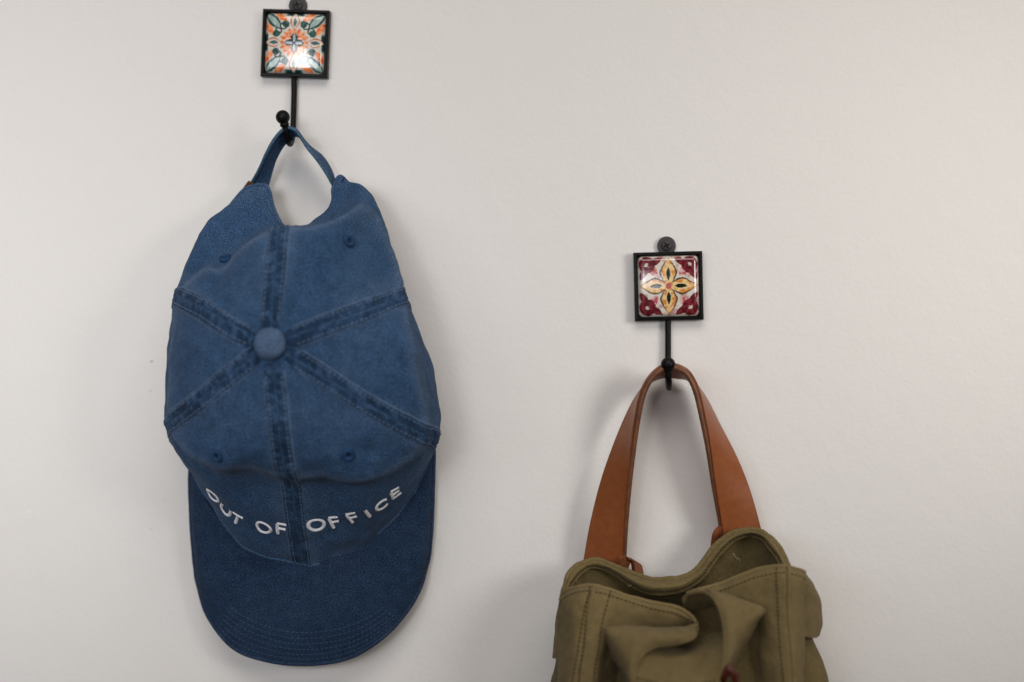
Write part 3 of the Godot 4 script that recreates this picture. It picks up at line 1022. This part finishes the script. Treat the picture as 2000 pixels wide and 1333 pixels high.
	# the middle of the front edge, pinched and folded forward into a lip
	var ll := drape("folded_lip", [
		"1041,740,9.7 1012,795,10.5 905,832,11.0 800,842,11.3 730,868,11.6 685,910,11.9 656,980,12.1 642,1060,12.3 660,1150,12.3",
		"1046,728,9.8 985,772,10.5 870,800,11.2 760,806,11.5 680,840,11.8 634,890,12.0 618,970,12.2 622,1060,12.3 648,1160,12.3",
		"1046,718,9.6 960,752,10.1 840,764,10.8 720,764,11.2 620,794,11.3 570,860,11.4 580,955,11.5 606,1050,11.8 640,1170,12.0",
		"1042,710,9.3 945,738,9.3 825,742,9.6 700,733,9.8 580,740,9.9 474,752,10.0 518,880,10.1 588,1020,10.4 632,1180,10.6",
		"1030,720,8.6 940,748,8.4 825,752,8.4 700,745,8.4 585,752,8.6 468,762,8.8 512,890,8.8 580,1025,8.9 625,1190,9.0"], 40, 110, M.canvas, o, 0.0014, -1.0)
	bead("cuff_edge", ll[0], 0.0014, M.canvas, o, 1.22)
	var sl := Shape.new()
	sewn(ll, Vector2(0.42, 0.02), Vector2(0.42, 0.9), sl)
	var lr := drape("folded_lip", [
		"952,570,8.0 990,522,8.6 1070,507,9.2 1130,530,9.8 1172,588,10.4 1202,680,11.0 1214,790,11.6 1214,900,12.0 1194,1000,12.2 1164,1080,12.3 1120,1150,12.3",
		"952,555,8.0 996,512,8.7 1080,500,9.3 1155,525,9.9 1212,580,10.5 1246,670,11.1 1256,780,11.7 1246,895,12.0 1214,998,12.2 1178,1084,12.3 1130,1160,12.3",
		"956,548,7.7 1002,508,8.3 1090,498,9.0 1180,522,9.6 1262,568,10.1 1345,640,10.4 1330,735,10.9 1280,870,11.2 1232,990,11.5 1190,1086,11.9 1140,1166,12.0",
		"962,545,7.2 1006,508,7.8 1096,500,8.3 1192,524,8.9 1300,562,9.3 1444,616,9.7 1402,690,9.9 1314,850,10.1 1248,982,10.3 1204,1090,10.5 1150,1172,10.6",
		"966,552,6.6 1010,515,7.0 1098,510,7.4 1194,534,7.8 1304,574,8.2 1450,626,8.6 1408,700,8.6 1320,858,8.7 1254,990,8.8 1210,1098,8.9 1156,1180,9.0"], 40, 120, M.canvas, o, 0.0014, 1.0)
	bead("cuff_edge", lr[0], 0.0014, M.canvas, o, 1.22)
	sewn(lr, Vector2(0.40, 0.22), Vector2(0.36, 0.9), sl)
	# inside of the lip
	drape("lip_lining", [
		"950,565,7.8 992,522,8.4 1070,508,9.0 1130,532,9.6 1170,590,10.2",
		"960,600,7.6 1010,570,8.0 1080,555,8.5 1140,572,9.1 1186,640,10.0",
		"985,640,7.0 1030,625,7.2 1085,612,7.6 1145,600,8.2 1196,690,9.4"], 16, 40, M.canvas, o)
	var bowl := drape("lip_lining", [
		"960,600,5.2 1040,600,5.0 1120,600,5.0 1210,620,5.6",
		"880,780,6.6 1010,750,5.8 1110,720,5.8 1215,720,7.0",
		"780,846,9.6 930,836,8.2 1070,800,7.8 1216,770,9.4",
		"690,908,11.6 880,900,10.2 1050,880,10.0 1216,890,11.7",
		"650,990,12.1 860,1000,11.3 1030,990,11.2 1198,1000,12.1",
		"644,1060,12.3 860,1085,12.0 1020,1080,12.0 1168,1076,12.3",
		"660,1140,12.3 860,1190,12.3 1020,1190,12.3 1124,1146,12.3"], 60, 60, M.canvas, o)
	sewn(bowl, Vector2(0.80, 0.02), Vector2(0.80, 0.98), sl, Vector2(0.06, 0))
	build("stitching", sl, M.thread, o)
	# front cloth hanging below the lip
	drape("front_panel", [
		"640,1100,12.3 700,1170,12.5 860,1205,12.6 1020,1200,12.6 1100,1165,12.5 1180,1080,12.3",
		"560,1240,11.2 680,1260,11.8 860,1280,12.0 1020,1280,12.0 1130,1260,11.8 1260,1230,11.2",
		"450,1700,9.6 650,1700,10.2 860,1700,10.4 1020,1700,10.4 1180,1700,10.2 1400,1700,9.6"], 30, 40, M.canvas, o)
	# end of the leather tie that closes the mouth
	var tie_a := bag_line("1200,1062,12.4 1216,1020,12.6 1240,975,12.7 1262,990,12.7 1284,1035,12.6 1284,1090,12.4 1266,1160,12.2")
	var tie_b := bag_line("1192,1090,12.4 1206,1056,12.6 1232,1008,12.7 1250,1020,12.8 1264,1052,12.7 1262,1100,12.5 1244,1170,12.4")
	var tm := []
	for i in tie_a.size(): tm.append((tie_a[i] as Vector3).lerp(tie_b[i], 0.5) + Vector3(0, 0, 0.0012))
	build("leather_tie", sheet(grid_of([tie_a, tm, tie_b], 8, 50), 0.0022, func(p, _a, _b): return Color(0.13, 0.028, 0.013) * (1.0 + 0.3 * soft_noise.get_noise_3dv(p * 80.0)), -1.0), M.leather, o)

func make_bag_strap(o: Node3D) -> void:
	var front := line("1212,1210,1.5 1216,1150,1.8 1219,1085,2.3 1222,1030,2.8 1228,960,3.2 1236,890,3.4 1246,820,3.6 1257,770,3.7 1272,740,3.8 1290,723,3.8 1306,717,3.8 1323,719,3.8 1343,732,3.7 1359,765,3.6 1372,820,3.5 1384,880,3.3 1395,950,2.8 1406,1010,2.3 1415,1070,1.9 1424,1150,1.5")
	var back := line("1120,1210,0.8 1131,1150,1.1 1144,1085,1.4 1157,1020,1.6 1180,935,1.7 1210,855,1.7 1238,795,1.5 1258,764,1.2 1274,748,1.0 1290,741,0.9 1306,739,0.9 1324,741,0.9 1345,746,1.0 1372,778,1.3 1402,836,1.6 1434,896,1.7 1460,955,1.7 1478,1012,1.5 1492,1070,1.2 1506,1150,0.8")
	var mid := []
	for i in front.size():
		mid.append((front[i] as Vector3).lerp(back[i], 0.5) + Vector3(0, 0, 0.0008))
	var g := grid_of([front, mid, back], 20, 160)
	var tan_ := func(p, a, _b):
		var m: float = 1.0 + 0.12 * soft_noise.get_noise_3dv(p * 25.0) + 0.04 * fine_noise.get_noise_3dv(p * 50.0)
		return Color(0.50, 0.150, 0.046) * m * (1.0 - 0.25 * smoothstep(0.05, 0.0, a) - 0.25 * smoothstep(0.95, 1.0, a))
	var strap := build("strap", sheet(g, 0.0030, tan_, 1.0), M.leather, o)
	var edge := []
	for j in 161: edge.append((g[0][j] as Vector3).lerp(g[1][j], 0.0) + Vector3(0, -0.0004, 0.0002))
	build("strap_edge", tube(edge, 0.0019, func(p, _a, _b): return Color(0.30, 0.115, 0.055) * (1.0 + 0.35 * fine_noise.get_noise_3dv(p * 120.0)), 10), M.leather, strap)
	# ends of the strap turned round behind the rim
	for t in [["1206,1118,2.6 1214,1094,2.9 1223,1088,2.6 1231,1096,2.0 1234,1116,1.6 1234,1150,1.5", 1.2], ["1394,1070,2.4 1398,1046,2.8 1408,1032,2.6 1416,1030,2.0 1412,1060,1.6 1408,1090,1.5", 1.2]]:
		var p := line(t[0])
		var q := []
		for v in p: q.append(v + Vector3(0.0065, -0.0045, -0.011))
		build("strap_end", sheet(grid_of([p, q], 4, 40), 0.0028, tan_, 1.0), M.leather, o)

# ---------------------------------------------------------------- the place
func _ready() -> void:
	rng.seed = 3
	soft_noise.seed = 8
	soft_noise.noise_type = FastNoiseLite.TYPE_SIMPLEX_SMOOTH
	soft_noise.frequency = 0.35
	soft_noise.fractal_octaves = 2
	fine_noise.seed = 9
	fine_noise.noise_type = FastNoiseLite.TYPE_SIMPLEX_SMOOTH
	fine_noise.frequency = 1.1
	fine_noise.fractal_octaves = 2
	# camera
	var cam := Camera3D.new()
	cam.name = "camera"
	eye = Transform3D(Basis.IDENTITY, Vector3(0.070, 0.006, 1.05)).looking_at(Vector3.ZERO, Vector3.UP)
	cam.transform = eye
	cam.fov = rad_to_deg(2.0 * atan(666.5 / FOCAL))
	cam.near = 0.05
	cam.far = 50.0
	var lens := CameraAttributesPhysical.new()
	lens.frustum_focal_length = 50.0
	lens.frustum_focus_distance = 1.02
	lens.exposure_aperture = 1.8
	lens.frustum_near = 0.05
	lens.frustum_far = 50.0
	cam.attributes = lens
	add_child(cam)
	cam.fov = rad_to_deg(2.0 * atan(666.5 / FOCAL))
	# light of the room: two windows either side of the camera and what the room throws back
	var env := Environment.new()
	env.background_mode = Environment.BG_COLOR
	env.background_color = Color(0.21, 0.165, 0.135)
	env.background_energy_multiplier = 1.0
	env.tonemap_mode = Environment.TONE_MAPPER_LINEAR
	env.tonemap_exposure = 1.03
	env.sdfgi_enabled = true
	env.ssao_enabled = true
	env.ssil_enabled = true
	var we := WorldEnvironment.new()
	we.name = "environment"
	we.environment = env
	add_child(we)
	var window := AreaLight3D.new()
	window.name = "window_light"
	window.area_size = Vector2(1.3, 0.24)
	window.light_color = Color(0.95, 0.97, 1.0)
	window.light_energy = 0.42
	window.shadow_enabled = true
	window.transform = Transform3D(Basis.IDENTITY, Vector3(-0.50, 0.17, 1.40)).looking_at(Vector3(0, 0.05, 0), Vector3.UP)
	add_child(window)
	var high := AreaLight3D.new()
	high.name = "high_window_light"
	high.area_size = Vector2(1.5, 0.7)
	high.light_color = Color(1.0, 0.975, 0.945)
	high.light_energy = 1.22
	high.shadow_enabled = true
	high.transform = Transform3D(Basis.IDENTITY, Vector3(0.10, 1.15, 1.15)).looking_at(Vector3(0, 0, 0), Vector3.UP)
	add_child(high)
	for w in [["left_lamp", Vector3(-0.50, 0.18, 1.45), Vector3(-0.51, -0.02, 0), Color(0.99, 0.99, 0.99), 1.12, 21.3, 0.30],
			["right_lamp", Vector3(0.98, 0.22, 0.88), Vector3(0.30, 0.03, 0), Color(1.0, 0.985, 0.965), 0.80, 23.0, 0.24]]:
		var l := SpotLight3D.new()
		l.name = w[0]
		l.light_color = w[3]
		l.light_energy = w[4]
		l.light_size = w[6]
		l.spot_range = 6.0
		l.spot_attenuation = 2.0
		l.spot_angle = w[5]
		l.spot_angle_attenuation = 1.0
		l.shadow_enabled = true
		l.transform = Transform3D(Basis.IDENTITY, w[1]).looking_at(w[2], Vector3.UP)
		add_child(l, true)
	make_materials()
	# the wall, a slab
	var wall := MeshInstance3D.new()
	wall.name = "wall"
	var box := BoxMesh.new()
	box.size = Vector3(4.0, 3.0, 0.12)
	box.material = M.paint
	wall.mesh = box
	wall.position = Vector3(0, 0, -0.06)
	wall.set_meta("kind", "structure")
	wall.set_meta("label", "off-white painted wall behind the hooks")
	add_child(wall)
	# small nibs and specks in the paint
	origin = wall.position
	for q in [[296, 706, 5.0, 0.62], [293, 764, 3.0, 0.6], [295, 1033, 2.6, 0.62], [57, 1002, 4.0, 0.9], [188, 1278, 2.0, 0.75], [228, 985, 2.4, 0.78], [930, 752, 2.2, 0.8], [1768, 742, 3.0, 0.9], [640, 118, 2.0, 0.9]]:
		var p := at(q[0], q[1], 0.0)
		var r: float = q[2] / 26.4 * 0.0072
		build("paint_speck", lathe([Vector2(r, -0.0001), Vector2(r * 0.8, r * 0.22), Vector2(r * 0.4, r * 0.36), Vector2(0.00001, r * 0.4)], p, Vector3(0.1, 0.0, 1).normalized(), plain(Color(q[3], q[3], q[3]) * 0.95), 9), M.thread, wall)
	# hooks
	var left_c := at(575, 84, 0.8)
	hook("black iron hook with an orange and teal flower tile, the cap hanging on it", left_c, deg_to_rad(-2.3), 0, Vector2(581, 10),
		line("574,140,0.35 574,180,0.4 573,220,0.45 572,250,0.6 570,272,1.2 567,281,2.1 563,277,3.0 559,262,3.5 556,246,3.7"), at(552, 229, 3.8))
	var right_c := at(1306, 559, 0.8)
	hook("black iron hook with an amber star and wine red tile, holding the bag strap", right_c, deg_to_rad(1.3), 1, Vector2(1302, 480),
		line("1305,615,0.35 1305,660,0.4 1305,700,0.45 1305,735,0.7 1306,752,1.4 1307,758,2.3 1307,752,3.2 1306,738,3.7 1305,724,3.8"), at(1305, 712, 3.8))
	make_cap()
	make_bag()
